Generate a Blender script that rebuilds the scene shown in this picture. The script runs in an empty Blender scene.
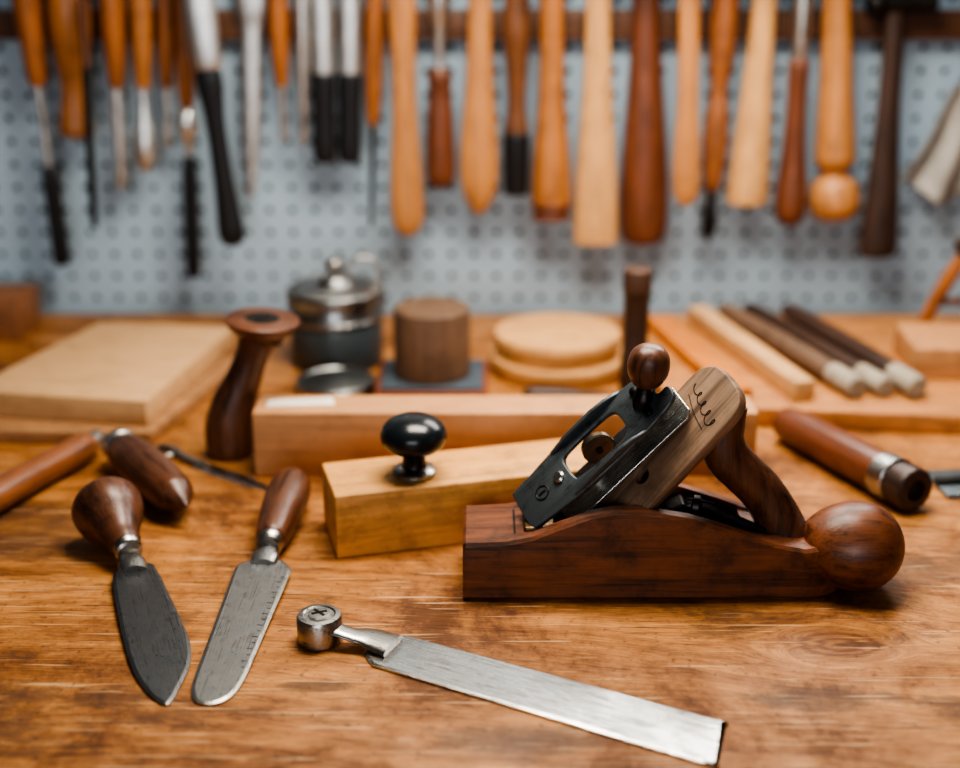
import bpy, bmesh, math, random
from mathutils import Vector, Matrix
random.seed(7)
scene = bpy.context.scene
COL = scene.collection

# ------------------------------------------------------------------ materials
def lin(c):
    r = []
    for v in c:
        v = v / 255.0
        r.append(v / 12.92 if v <= 0.04045 else ((v + 0.055) / 1.055) ** 2.4)
    return (r[0], r[1], r[2], 1.0)

def mul(c, k):
    return (min(1, c[0] * k), min(1, c[1] * k), min(1, c[2] * k), 1.0)

MATS = {}
def newmat(name):
    m = bpy.data.materials.new(name)
    m.use_nodes = True
    nt = m.node_tree
    b = nt.nodes['Principled BSDF']
    return m, nt, b

def N(nt, typ, **kw):
    n = nt.nodes.new(typ)
    for k, v in kw.items():
        setattr(n, k, v)
    return n

def ramp(nt, stops):
    r = nt.nodes.new('ShaderNodeValToRGB')
    e = r.color_ramp.elements
    e[0].position, e[0].color = stops[0]
    e[1].position, e[1].color = stops[-1]
    for p, c in stops[1:-1]:
        x = e.new(p); x.color = c
    return r

def mathn(nt, op, a, b=None, c=None, clamp=False):
    n = nt.nodes.new('ShaderNodeMath'); n.operation = op; n.use_clamp = clamp
    for i, v in enumerate((a, b, c)):
        if v is None: continue
        if isinstance(v, (int, float)): n.inputs[i].default_value = v
        else: nt.links.new(v, n.inputs[i])
    return n.outputs[0]

def wood(name, rgb, axis='z', rough=0.45, contrast=0.5, freq=1.0, coat=0.0, dark=None, worn=0.45):
    key = (name, axis)
    if key in MATS: return MATS[key]
    m, nt, b = newmat(name + '_' + axis)
    L = nt.links
    base = lin(rgb)
    dk = lin(dark) if dark else mul(base, 1 - contrast * 0.95)
    tc = N(nt, 'ShaderNodeTexCoord')
    oi = N(nt, 'ShaderNodeObjectInfo')
    rnd = N(nt, 'ShaderNodeVectorMath', operation='ADD')
    sc = N(nt, 'ShaderNodeVectorMath', operation='SCALE')
    comb = N(nt, 'ShaderNodeCombineXYZ')
    for i in range(3): L.new(oi.outputs['Random'], comb.inputs[i])
    L.new(comb.outputs[0], sc.inputs[0]); sc.inputs['Scale'].default_value = 3.0
    L.new(tc.outputs['Object'], rnd.inputs[0]); L.new(sc.outputs[0], rnd.inputs[1])
    def streak(a, l, detail, dist):
        mp = N(nt, 'ShaderNodeMapping')
        s = [a * freq] * 3
        s['xyz'.index(axis)] = l * freq
        mp.inputs['Scale'].default_value = s
        L.new(rnd.outputs[0], mp.inputs['Vector'])
        n = N(nt, 'ShaderNodeTexNoise')
        n.inputs['Scale'].default_value = 1.0
        n.inputs['Detail'].default_value = detail
        n.inputs['Distortion'].default_value = dist
        L.new(mp.outputs[0], n.inputs['Vector'])
        return n.outputs['Fac']
    f1 = streak(110, 9, 5, 0.8)
    f2 = streak(700, 22, 3, 0.2)
    f = mathn(nt, 'ADD', mathn(nt, 'MULTIPLY', f1, 0.7), mathn(nt, 'MULTIPLY', f2, 0.3))
    r = ramp(nt, [(0.34, dk), (0.50, base), (0.66, mul(base, 1 + contrast * 0.45))])
    L.new(f, r.inputs[0])
    nw = N(nt, 'ShaderNodeTexNoise'); nw.inputs['Scale'].default_value = 38; nw.inputs['Detail'].default_value = 7
    nw.inputs['Roughness'].default_value = 0.68
    L.new(rnd.outputs[0], nw.inputs['Vector'])
    wr = ramp(nt, [(0.36, (0.42, 0.40, 0.38, 1)), (0.48, (0.95, 0.95, 0.95, 1)), (0.64, (1.18, 1.18, 1.18, 1))])
    L.new(nw.outputs['Fac'], wr.inputs[0])
    mx = N(nt, 'ShaderNodeMix', data_type='RGBA', blend_type='MULTIPLY'); mx.inputs['Factor'].default_value = worn
    L.new(r.outputs[0], mx.inputs['A']); L.new(wr.outputs[0], mx.inputs['B'])
    L.new(mx.outputs['Result'], b.inputs['Base Color'])
    rr = N(nt, 'ShaderNodeMapRange')
    rr.inputs['From Min'].default_value = 0.3; rr.inputs['From Max'].default_value = 0.7
    rr.inputs['To Min'].default_value = rough + 0.14
    rr.inputs['To Max'].default_value = rough - 0.08
    L.new(nw.outputs['Fac'], rr.inputs[0]); L.new(rr.outputs[0], b.inputs['Roughness'])
    bp = N(nt, 'ShaderNodeBump'); bp.inputs['Strength'].default_value = 0.4
    bp.inputs['Distance'].default_value = 0.0009
    L.new(mathn(nt, 'ADD', f, mathn(nt, 'MULTIPLY', nw.outputs['Fac'], 0.6)), bp.inputs['Height']); L.new(bp.outputs[0], b.inputs['Normal'])
    if coat:
        b.inputs['Coat Weight'].default_value = coat
        b.inputs['Coat Roughness'].default_value = 0.3
    MATS[key] = m
    return m

def metal(name, rgb, rough=0.3, scratch=0.12, axis='x', metallic=1.0, mottled=0.5, marks=0.5):
    if name in MATS: return MATS[name]
    m, nt, b = newmat(name)
    L = nt.links
    b.inputs['Metallic'].default_value = metallic
    base = lin(rgb)
    tc = N(nt, 'ShaderNodeTexCoord')
    mp = N(nt, 'ShaderNodeMapping')
    s = [600, 600, 600]; s['xyz'.index(axis)] = 30
    mp.inputs['Scale'].default_value = s
    L.new(tc.outputs['Object'], mp.inputs[0])
    n = N(nt, 'ShaderNodeTexNoise'); n.inputs['Scale'].default_value = 1; n.inputs['Detail'].default_value = 4
    L.new(mp.outputs[0], n.inputs['Vector'])
    n2 = N(nt, 'ShaderNodeTexNoise'); n2.inputs['Scale'].default_value = 95; n2.inputs['Detail'].default_value = 8
    n2.inputs['Roughness'].default_value = 0.72
    L.new(tc.outputs['Object'], n2.inputs['Vector'])
    mixf = mathn(nt, 'ADD', mathn(nt, 'MULTIPLY', n.outputs['Fac'], 1 - mottled), mathn(nt, 'MULTIPLY', n2.outputs['Fac'], mottled))
    for rot in (0.5, -0.9, 1.5):
        mps = N(nt, 'ShaderNodeMapping'); mps.inputs['Scale'].default_value = (25, 900, 25); mps.inputs['Rotation'].default_value = (0, 0, rot)
        L.new(tc.outputs['Object'], mps.inputs[0])
        ns = N(nt, 'ShaderNodeTexNoise'); ns.inputs['Scale'].default_value = 1; ns.inputs['Detail'].default_value = 2
        L.new(mps.outputs[0], ns.inputs['Vector'])
        k = mathn(nt, 'MULTIPLY', mathn(nt, 'SUBTRACT', ns.outputs['Fac'], 0.62, clamp=True), -2.2 * marks)
        mixf = mathn(nt, 'ADD', mixf, k)
    r = ramp(nt, [(0.34, mul(base, 0.38)), (0.48, base), (0.70, mul(base, 1.2))])
    L.new(mixf, r.inputs[0]); L.new(r.outputs[0], b.inputs['Base Color'])
    rr = N(nt, 'ShaderNodeMapRange')
    rr.inputs['From Min'].default_value = 0.35; rr.inputs['From Max'].default_value = 0.65
    rr.inputs['To Min'].default_value = rough + scratch; rr.inputs['To Max'].default_value = max(0.05, rough - scratch)
    L.new(mixf, rr.inputs[0]); L.new(rr.outputs[0], b.inputs['Roughness'])
    bp = N(nt, 'ShaderNodeBump'); bp.inputs['Strength'].default_value = 0.3
    bp.inputs['Distance'].default_value = 0.0005
    L.new(mixf, bp.inputs['Height']); L.new(bp.outputs[0], b.inputs['Normal'])
    MATS[name] = m
    return m

def plain(name, rgb, rough=0.5, metallic=0.0, var=0.12, scale=60):
    if name in MATS: return MATS[name]
    m, nt, b = newmat(name)
    L = nt.links
    base = lin(rgb)
    tc = N(nt, 'ShaderNodeTexCoord')
    n = N(nt, 'ShaderNodeTexNoise'); n.inputs['Scale'].default_value = scale; n.inputs['Detail'].default_value = 4
    L.new(tc.outputs['Object'], n.inputs['Vector'])
    r = ramp(nt, [(0.3, mul(base, 1 - var)), (0.7, mul(base, 1 + var))])
    L.new(n.outputs['Fac'], r.inputs[0]); L.new(r.outputs[0], b.inputs['Base Color'])
    b.inputs['Roughness'].default_value = rough
    b.inputs['Metallic'].default_value = metallic
    MATS[name] = m
    return m

def bench_material():
    m, nt, b = newmat('bench_wood')
    L = nt.links
    tc = N(nt, 'ShaderNodeTexCoord')
    nw = N(nt, 'ShaderNodeTexNoise'); nw.inputs['Scale'].default_value = 3.0; nw.inputs['Detail'].default_value = 2
    L.new(tc.outputs['Object'], nw.inputs['Vector'])
    sep = N(nt, 'ShaderNodeSeparateXYZ'); L.new(tc.outputs['Object'], sep.inputs[0])
    x = sep.outputs[0]
    y = mathn(nt, 'ADD', sep.outputs[1], mathn(nt, 'MULTIPLY', mathn(nt, 'SUBTRACT', nw.outputs['Fac'], 0.5), 0.09))
    y = mathn(nt, 'ADD', y, mathn(nt, 'MULTIPLY', x, 0.12))
    psi = y
    masks = []
    for (kx, ky, a, wt) in ((0.228, 0.737, 0.026, 1.0), (-0.40, 0.63, 0.012, .6), (0.05, 1.12, 0.012, .6), (-0.7, 0.9, 0.02, .8), (0.6, 0.9, 0.02, .8)):
        dx = mathn(nt, 'MULTIPLY', mathn(nt, 'SUBTRACT', sep.outputs[0], kx), 0.55)
        dy = mathn(nt, 'SUBTRACT', sep.outputs[1], ky)
        d2 = mathn(nt, 'ADD', mathn(nt, 'MULTIPLY', dx, dx), mathn(nt, 'MULTIPLY', dy, dy))
        q = mathn(nt, 'DIVIDE', a * a, mathn(nt, 'MAXIMUM', d2, a * a * 0.35))
        psi = mathn(nt, 'SUBTRACT', psi, mathn(nt, 'MULTIPLY', dy, q))
        d = mathn(nt, 'SQRT', d2)
        core = mathn(nt, 'SUBTRACT', 1.0, mathn(nt, 'DIVIDE', d, a * 0.95), clamp=True)
        masks.append((d, core, a, wt))
    cv = N(nt, 'ShaderNodeCombineXYZ')
    L.new(mathn(nt, 'MULTIPLY', x, 5.0), cv.inputs[0]); L.new(mathn(nt, 'MULTIPLY', psi, 80.0), cv.inputs[1])
    g1 = N(nt, 'ShaderNodeTexNoise'); g1.inputs['Scale'].default_value = 1; g1.inputs['Detail'].default_value = 7
    g1.inputs['Roughness'].default_value = 0.65
    L.new(cv.outputs[0], g1.inputs['Vector'])
    cv2 = N(nt, 'ShaderNodeCombineXYZ')
    L.new(mathn(nt, 'MULTIPLY', x, 60.0), cv2.inputs[0]); L.new(mathn(nt, 'MULTIPLY', psi, 700.0), cv2.inputs[1])
    g2 = N(nt, 'ShaderNodeTexNoise'); g2.inputs['Scale'].default_value = 1; g2.inputs['Detail'].default_value = 4
    L.new(cv2.outputs[0], g2.inputs['Vector'])
    g = mathn(nt, 'ADD', mathn(nt, 'MULTIPLY', g1.outputs['Fac'], 0.62), mathn(nt, 'MULTIPLY', g2.outputs['Fac'], 0.38))
    r = ramp(nt, [(0.36, lin((112, 68, 34))), (0.45, lin((156, 103, 56))), (0.55, lin((180, 124, 70))), (0.66, lin((200, 146, 90)))])
    L.new(g, r.inputs[0])
    n3 = N(nt, 'ShaderNodeTexNoise'); n3.inputs['Scale'].default_value = 7.5; n3.inputs['Detail'].default_value = 10
    n3.inputs['Roughness'].default_value = 0.76; n3.inputs['Distortion'].default_value = 0.4
    L.new(tc.outputs['Object'], n3.inputs['Vector'])
    pr = ramp(nt, [(0.38, (0.36, 0.30, 0.26, 1)), (0.455, (0.76, 0.70, 0.64, 1)), (0.52, (1.0, 1.0, 1.0, 1)), (0.61, (1.22, 1.25, 1.32, 1))])
    L.new(n3.outputs['Fac'], pr.inputs[0])
    mx = N(nt, 'ShaderNodeMix', data_type='RGBA', blend_type='MULTIPLY'); mx.inputs['Factor'].default_value = 1.0
    L.new(r.outputs[0], mx.inputs['A']); L.new(pr.outputs[0], mx.inputs['B'])
    col = mx.outputs['Result']
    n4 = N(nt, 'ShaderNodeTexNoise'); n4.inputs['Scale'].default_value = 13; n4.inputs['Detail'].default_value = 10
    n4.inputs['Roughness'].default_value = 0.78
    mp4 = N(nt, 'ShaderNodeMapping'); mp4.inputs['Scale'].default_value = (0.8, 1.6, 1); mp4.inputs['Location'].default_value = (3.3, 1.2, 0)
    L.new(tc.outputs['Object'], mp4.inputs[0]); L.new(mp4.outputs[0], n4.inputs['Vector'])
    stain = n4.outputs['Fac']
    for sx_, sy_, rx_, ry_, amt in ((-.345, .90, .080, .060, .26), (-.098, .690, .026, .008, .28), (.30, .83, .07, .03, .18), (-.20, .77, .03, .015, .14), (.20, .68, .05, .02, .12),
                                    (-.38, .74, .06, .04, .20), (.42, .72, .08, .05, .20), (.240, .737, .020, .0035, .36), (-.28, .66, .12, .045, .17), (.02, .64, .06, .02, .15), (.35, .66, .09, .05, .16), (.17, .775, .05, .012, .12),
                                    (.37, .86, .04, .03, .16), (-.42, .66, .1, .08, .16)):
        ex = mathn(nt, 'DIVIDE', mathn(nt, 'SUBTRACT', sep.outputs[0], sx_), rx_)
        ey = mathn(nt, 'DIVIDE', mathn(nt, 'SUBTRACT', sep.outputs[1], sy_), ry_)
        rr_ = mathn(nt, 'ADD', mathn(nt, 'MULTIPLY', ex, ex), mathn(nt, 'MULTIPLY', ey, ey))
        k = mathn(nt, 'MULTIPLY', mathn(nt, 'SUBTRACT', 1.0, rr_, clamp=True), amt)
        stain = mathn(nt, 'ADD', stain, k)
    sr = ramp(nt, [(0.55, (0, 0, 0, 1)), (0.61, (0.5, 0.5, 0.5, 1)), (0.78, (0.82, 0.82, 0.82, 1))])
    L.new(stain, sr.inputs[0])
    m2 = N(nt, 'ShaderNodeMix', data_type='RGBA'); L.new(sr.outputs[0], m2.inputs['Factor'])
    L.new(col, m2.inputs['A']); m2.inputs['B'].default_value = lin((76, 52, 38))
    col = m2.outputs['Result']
    for d, core, a, wt in masks:
        w = mathn(nt, 'SINE', mathn(nt, 'MULTIPLY', mathn(nt, 'ADD', d, mathn(nt, 'MULTIPLY', g1.outputs['Fac'], 0.014)), 1000.0))
        f = mathn(nt, 'MULTIPLY', mathn(nt, 'ADD', mathn(nt, 'MULTIPLY', w, 0.26 * wt), 0.58 * wt), mathn(nt, 'MULTIPLY', core, 2.0, clamp=True))
        m3 = N(nt, 'ShaderNodeMix', data_type='RGBA'); L.new(f, m3.inputs['Factor'])
        L.new(col, m3.inputs['A']); m3.inputs['B'].default_value = lin((92, 50, 24))
        col = m3.outputs['Result']
    for rot, c_, th, loc, st in ((0.45, (226, 186, 140), .65, 0.0, .55), (-0.7, (218, 176, 128), .66, 4.0, .55), (1.2, (64, 40, 26), .67, 9.0, .55), (0.1, (56, 36, 24), .66, 14.0, .65), (2.2, (222, 182, 134), .67, 19.0, .45)):
        mp5 = N(nt, 'ShaderNodeMapping'); mp5.inputs['Scale'].default_value = (11, 300, 1); mp5.inputs['Rotation'].default_value = (0, 0, rot)
        mp5.inputs['Location'].default_value = (loc, loc, 0)
        L.new(tc.outputs['Object'], mp5.inputs[0])
        n5 = N(nt, 'ShaderNodeTexNoise'); n5.inputs['Scale'].default_value = 1; n5.inputs['Detail'].default_value = 2
        L.new(mp5.outputs[0], n5.inputs['Vector'])
        s5 = ramp(nt, [(th, (0, 0, 0, 1)), (th + .04, (st, st, st, 1))])
        L.new(n5.outputs['Fac'], s5.inputs[0])
        m4 = N(nt, 'ShaderNodeMix', data_type='RGBA'); L.new(s5.outputs[0], m4.inputs['Factor'])
        L.new(col, m4.inputs['A']); m4.inputs['B'].default_value = lin(c_)
        col = m4.outputs['Result']
    n6 = N(nt, 'ShaderNodeTexNoise'); n6.inputs['Scale'].default_value = 190; n6.inputs['Detail'].default_value = 4
    L.new(tc.outputs['Object'], n6.inputs['Vector'])
    s6 = ramp(nt, [(0.62, (0, 0, 0, 1)), (0.69, (0.55, 0.55, 0.55, 1))])
    L.new(n6.outputs['Fac'], s6.inputs[0])
    m6 = N(nt, 'ShaderNodeMix', data_type='RGBA'); L.new(s6.outputs[0], m6.inputs['Factor'])
    L.new(col, m6.inputs['A']); m6.inputs['B'].default_value = lin((70, 44, 28))
    L.new(m6.outputs['Result'], b.inputs['Base Color'])
    rr = N(nt, 'ShaderNodeMapRange'); rr.inputs['From Min'].default_value = .35; rr.inputs['From Max'].default_value = .65
    rr.inputs['To Min'].default_value = 0.70; rr.inputs['To Max'].default_value = 0.40
    L.new(n3.outputs['Fac'], rr.inputs[0]); L.new(rr.outputs[0], b.inputs['Roughness'])
    b.inputs['Specular IOR Level'].default_value = 0.42
    bp = N(nt, 'ShaderNodeBump'); bp.inputs['Strength'].default_value = 0.7; bp.inputs['Distance'].default_value = 0.0011
    L.new(mathn(nt, 'ADD', g, n4.outputs['Fac']), bp.inputs['Height']); L.new(bp.outputs[0], b.inputs['Normal'])
    return m

BENCH = bench_material()
W_PINE = lambda a: wood('pine', (212, 156, 92), a, 0.5, 0.30)
W_TAN = lambda a: wood('tan_wood', (176, 126, 82), a, 0.5, 0.25)
W_PALE = lambda a: wood('pale_board', (202, 162, 118), a, 0.6, 0.16, worn=.2)
W_BEECH = lambda a: wood('beech', (204, 156, 104), a, 0.45, 0.28, worn=.3)
W_ORANGE = lambda a: wood('orange_wood', (152, 94, 50), a, 0.4, 0.45, coat=0.2)
W_AMBER = lambda a: wood('amber_wood', (182, 126, 76), a, 0.42, 0.35, coat=0.15, worn=.3)
W_WALNUT = lambda a: wood('walnut', (98, 62, 43), a, 0.37, 0.85, coat=0.2)
W_PLANE = lambda a: wood('plane_wood', (112, 66, 41), a, 0.40, 0.8, coat=0.12, worn=.9)
W_MAHOG = lambda a: wood('mahogany', (112, 66, 44), a, 0.38, 0.5, coat=0.2)
W_GREY = lambda a: wood('grey_wood', (138, 112, 90), a, 0.55, 0.65)
W_DARK = lambda a: wood('dark_wood', (66, 48, 40), a, 0.42, 0.5)
W_COCOA = lambda a: wood('cocoa_wood', (110, 86, 68), a, 0.6, 0.3)
STEEL = metal('steel', (172, 170, 166), 0.34)
POLISH = metal('polished_steel', (204, 202, 198), 0.27, 0.08, mottled=.5, marks=.9)
BLADE = metal('blade_steel', (168, 166, 162), 0.36, 0.12, mottled=.75, marks=.9)
BLADED = metal('dark_blade_steel', (124, 124, 124), 0.36, 0.12, mottled=.75, marks=.9)
IRONG = metal('grey_iron', (96, 104, 108), 0.46, 0.1, mottled=.8, metallic=.65)
DSTEEL = metal('dark_steel', (62, 60, 58), 0.45)
CHROME = metal('bright_steel', (226, 226, 224), 0.38, 0.08, axis='z', mottled=.3)
PEWTER = metal('pewter', (156, 158, 158), 0.34, 0.08, axis='z', mottled=.3)
BLACK = plain('black_rubber', (28, 29, 32), 0.4)
KNOBBLK = plain('black_knob', (28, 34, 38), 0.25)
SLATE = plain('slate', (72, 84, 94), 0.5)
HOLE = plain('dark_recess', (18, 13, 10), 0.8)
CAN = plain('can_enamel', (62, 70, 74), 0.35)
PAPER = plain('paper', (215, 208, 196), 0.7)

# ------------------------------------------------------------------ geometry
def empty(name, mat=None):
    o = bpy.data.objects.new(name, None)
    o.empty_display_size = 0.02
    COL.objects.link(o)
    if mat is not None: o.matrix_world = mat
    return o

def finish(name, bm, mat, parent=None, matrix=None, smooth=True, angle=38):
    bmesh.ops.recalc_face_normals(bm, faces=bm.faces[:])
    me = bpy.data.meshes.new(name)
    if smooth:
        for f in bm.faces: f.smooth = True
        for e in bm.edges:
            if len(e.link_faces) == 2 and e.calc_face_angle(0) > math.radians(angle):
                e.smooth = False
    bm.to_mesh(me); bm.free()
    me.materials.append(mat)
    o = bpy.data.objects.new(name, me)
    COL.objects.link(o)
    if parent is not None: o.parent = parent
    if matrix is not None:
        if parent is not None: o.matrix_local = matrix
        else: o.matrix_world = matrix
    return o

def T(x, y, z): return Matrix.Translation((x, y, z))
def RZ(deg): return Matrix.Rotation(math.radians(deg), 4, 'Z')

def frame(origin, X, Z):
    Z = Vector(Z).normalized(); X = Vector(X)
    X = (X - Z * X.dot(Z)).normalized()
    Y = Z.cross(X)
    m = Matrix(((X.x, Y.x, Z.x, origin[0]), (X.y, Y.y, Z.y, origin[1]), (X.z, Y.z, Z.z, origin[2]), (0, 0, 0, 1)))
    return m

def cr(pts, n=6):
    out = []
    P = [pts[0]] + list(pts) + [pts[-1]]
    for i in range(1, len(P) - 2):
        p0, p1, p2, p3 = P[i - 1], P[i], P[i + 1], P[i + 2]
        for k in range(n):
            t = k / n
            out.append(tuple(0.5 * ((2 * b) + (-a + c) * t + (2 * a - 5 * b + 4 * c - d) * t * t + (-a + 3 * b - 3 * c + d) * t ** 3)
                             for a, b, c, d in zip(p0, p1, p2, p3)))
    out.append(tuple(pts[-1]))
    return out

def lathe(name, prof, mat, parent=None, matrix=None, segs=40, sy=1.0, smooth_n=6, angle=38):
    if smooth_n: prof = cr(prof, smooth_n)
    bm = bmesh.new()
    rings = []
    for z, r in prof:
        r = max(r, 0.0)
        if r < 1e-5:
            rings.append([bm.verts.new((0, 0, z))])
        else:
            rings.append([bm.verts.new((r * math.cos(2 * math.pi * i / segs), sy * r * math.sin(2 * math.pi * i / segs), z)) for i in range(segs)])
    for a, b in zip(rings[:-1], rings[1:]):
        if len(a) == 1 and len(b) == 1: continue
        for i in range(segs):
            j = (i + 1) % segs
            if len(a) == 1: bm.faces.new((a[0], b[i], b[j]))
            elif len(b) == 1: bm.faces.new((a[i], a[j], b[0]))
            else: bm.faces.new((a[i], a[j], b[j], b[i]))
    if len(rings[0]) > 1: bm.faces.new(rings[0][::-1])
    if len(rings[-1]) > 1: bm.faces.new(rings[-1])
    return finish(name, bm, mat, parent, matrix, angle=angle)

def box(name, dims, mat, parent=None, matrix=None, bevel=0.0015, seg=3):
    x0, x1, y0, y1, z0, z1 = dims
    return prism(name, [(x0, y0), (x1, y0), (x1, y1), (x0, y1)], z0, z1, mat, parent, matrix, bevel, seg)

def prism(name, poly, z0, z1, mat, parent=None, matrix=None, bevel=0.0015, seg=3):
    bm = bmesh.new()
    lo = [bm.verts.new((p[0], p[1], z0)) for p in poly]
    hi = [bm.verts.new((p[0], p[1], z1)) for p in poly]
    n = len(poly)
    bm.faces.new(lo[::-1]); bm.faces.new(hi)
    for i in range(n):
        j = (i + 1) % n
        bm.faces.new((lo[i], lo[j], hi[j], hi[i]))
    bmesh.ops.recalc_face_normals(bm, faces=bm.faces[:])
    if bevel > 0:
        es = [e for e in bm.edges if len(e.link_faces) == 2 and e.calc_face_angle(0) > 0.5]
        bmesh.ops.bevel(bm, geom=es, offset=bevel, segments=seg, profile=0.5, affect='EDGES')
    return finish(name, bm, mat, parent, matrix, angle=50)

def plate(name, outline, holes, thick, mat, parent=None, matrix=None, bevel=0.0006):
    cu = bpy.data.curves.new(name, 'CURVE'); cu.dimensions = '2D'; cu.fill_mode = 'BOTH'
    cu.extrude = max(thick / 2 - bevel, 0.0001); cu.bevel_depth = bevel; cu.bevel_resolution = 2; cu.offset = -bevel
    for pts in [outline] + list(holes):
        s = cu.splines.new('POLY'); s.points.add(len(pts) - 1)
        for i, p in enumerate(pts): s.points[i].co = (p[0], p[1], 0, 1)
        s.use_cyclic_u = True
    tmp = bpy.data.objects.new('tmp', cu); COL.objects.link(tmp)
    bpy.context.view_layer.update()
    dg = bpy.context.evaluated_depsgraph_get()
    me = bpy.data.meshes.new_from_object(tmp.evaluated_get(dg))
    bpy.data.objects.remove(tmp)
    bm = bmesh.new(); bm.from_mesh(me)
    bmesh.ops.remove_doubles(bm, verts=bm.verts[:], dist=1e-6)
    me.materials.clear()
    return finish(name, bm, mat, parent, matrix, angle=30)

def sweep(name, pts, radii, mat, parent=None, matrix=None, segs=20, n=8, sy=1.0, ref=(0, 1, 0)):
    data = cr([tuple(p) + (r,) for p, r in zip(pts, radii)], n)
    P = [Vector(d[:3]) for d in data]; R = [max(d[3], 1e-5) for d in data]
    ref = Vector(ref)
    bm = bmesh.new(); rings = []
    for i, p in enumerate(P):
        t = (P[min(i + 1, len(P) - 1)] - P[max(i - 1, 0)]).normalized()
        a = (ref - t * ref.dot(t)).normalized(); b = t.cross(a)
        rings.append([bm.verts.new(p + a * (sy * R[i] * math.cos(2 * math.pi * k / segs)) + b * (R[i] * math.sin(2 * math.pi * k / segs))) for k in range(segs)])
    for a, b in zip(rings[:-1], rings[1:]):
        for k in range(segs):
            j = (k + 1) % segs
            bm.faces.new((a[k], a[j], b[j], b[k]))
    bm.faces.new(rings[0][::-1]); bm.faces.new(rings[-1])
    return finish(name, bm, mat, parent, matrix)

def torus(name, R, r, mat, parent=None, matrix=None, segs=40):
    bm = bmesh.new(); rings = []
    for i in range(segs):
        a = 2 * math.pi * i / segs
        rings.append([bm.verts.new(((R + r * math.cos(2 * math.pi * k / 12)) * math.cos(a), (R + r * math.cos(2 * math.pi * k / 12)) * math.sin(a), r * math.sin(2 * math.pi * k / 12))) for k in range(12)])
    for i in range(segs):
        A, B = rings[i], rings[(i + 1) % segs]
        for k in range(12):
            j = (k + 1) % 12
            bm.faces.new((A[k], B[k], B[j], A[j]))
    return finish(name, bm, mat, parent, matrix)

def circ(cx, cy, r, n=24, ry=None):
    ry = r if ry is None else ry
    return [(cx + r * math.cos(2 * math.pi * i / n), cy + ry * math.sin(2 * math.pi * i / n)) for i in range(n)]

def blade(name, outline, t_edge, inset, rise, mat, parent, matrix=None):
    bm = bmesh.new()
    lo = [bm.verts.new((p[0], p[1], 0)) for p in outline]
    hi = [bm.verts.new((p[0], p[1], t_edge)) for p in outline]
    n = len(outline)
    bm.faces.new(lo[::-1]); top = bm.faces.new(hi)
    for i in range(n):
        j = (i + 1) % n
        bm.faces.new((lo[i], lo[j], hi[j], hi[i]))
    bmesh.ops.recalc_face_normals(bm, faces=bm.faces[:])
    bmesh.ops.inset_region(bm, faces=[top], thickness=inset, depth=0.0)
    for v in top.verts: v.co.z += rise
    return finish(name, bm, mat, parent, matrix, angle=7)

# ================================================================== ROOM
def wallbox(name, d, mat):
    return box(name, d, mat, bevel=0)
PLASTER = plain('plaster', (116, 112, 108), 0.9, var=0.04, scale=8)
CEIL = plain('ceiling_paint', (150, 146, 140), 0.9, var=0.03, scale=6)
CONC = plain('concrete', (80, 78, 76), 0.8, var=0.2, scale=5)
wallbox('floor', (-2.1, 2.1, -2.1, 1.6, -1.0, -0.9), CONC)
wallbox('ceiling', (-2.1, 2.1, -2.1, 1.6, 1.7, 1.8), CEIL)
wallbox('wall_back', (-2.1, 2.1, 1.5, 1.6, -0.9, 1.7), PLASTER)
wallbox('wall_front', (-2.1, 2.1, -2.1, -2.0, -0.9, 1.7), PLASTER)
wallbox('wall_left', (-2.1, -2.0, -2.0, 1.5, -0.9, 1.7), PLASTER)
wallbox('wall_right', (2.0, 2.1, -2.0, 1.5, -0.9, 1.7), PLASTER)

def pegboard():
    root = empty('pegboard')
    bm = bmesh.new(); s = 0.0254; nx, nz = 86, 46; x0 = -nx * s / 2 + 0.006; z0 = -0.15
    yf = 1.466; yb = 1.472; rh = 0.0040
    grid = {}
    def gv(i, k):
        if (i, k) not in grid: grid[(i, k)] = bm.verts.new((x0 + i * s / 2, yf, z0 + k * s / 2))
        return grid[(i, k)]
    offs = [(0, 0), (1, 0), (2, 0), (2, 1), (2, 2), (1, 2), (0, 2), (0, 1)]
    for a in range(nx):
        for c in range(nz):
            cx = x0 + (a + .5) * s; cz = z0 + (c + .5) * s
            o = [gv(2 * a + dx, 2 * c + dz) for dx, dz in offs]
            ang = [math.atan2(dz - 1, dx - 1) for dx, dz in offs]
            f = [bm.verts.new((cx + rh * math.cos(t), yf, cz + rh * math.sin(t))) for t in ang]
            b = [bm.verts.new((cx + rh * math.cos(t), yb, cz + rh * math.sin(t))) for t in ang]
            for k in range(8):
                j = (k + 1) % 8
                bm.faces.new((o[k], o[j], f[j], f[k]))
                bm.faces.new((f[k], f[j], b[j], b[k]))
    me = bpy.data.meshes.new('board'); bm.to_mesh(me); bm.free()
    m = plain('pegboard_paint', (166, 188, 204), 0.5, var=0.08, scale=4)
    me.materials.append(m)
    ob = bpy.data.objects.new('board', me); COL.objects.link(ob); ob.parent = root
    box('backing', (x0, x0 + nx * s, 1.4725, 1.4995, z0, z0 + nz * s), plain('peg_backing', (40, 44, 48), 0.9), root, bevel=0)
    return root
pegboard()

r = empty('tool_rail')
box('rail_bar', (-1.0, 1.0, 1.446, 1.4655, 0.304, 0.334), wood('rail_wood', (98, 66, 46), 'x', 0.5, 0.4), r, bevel=0.002)

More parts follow.
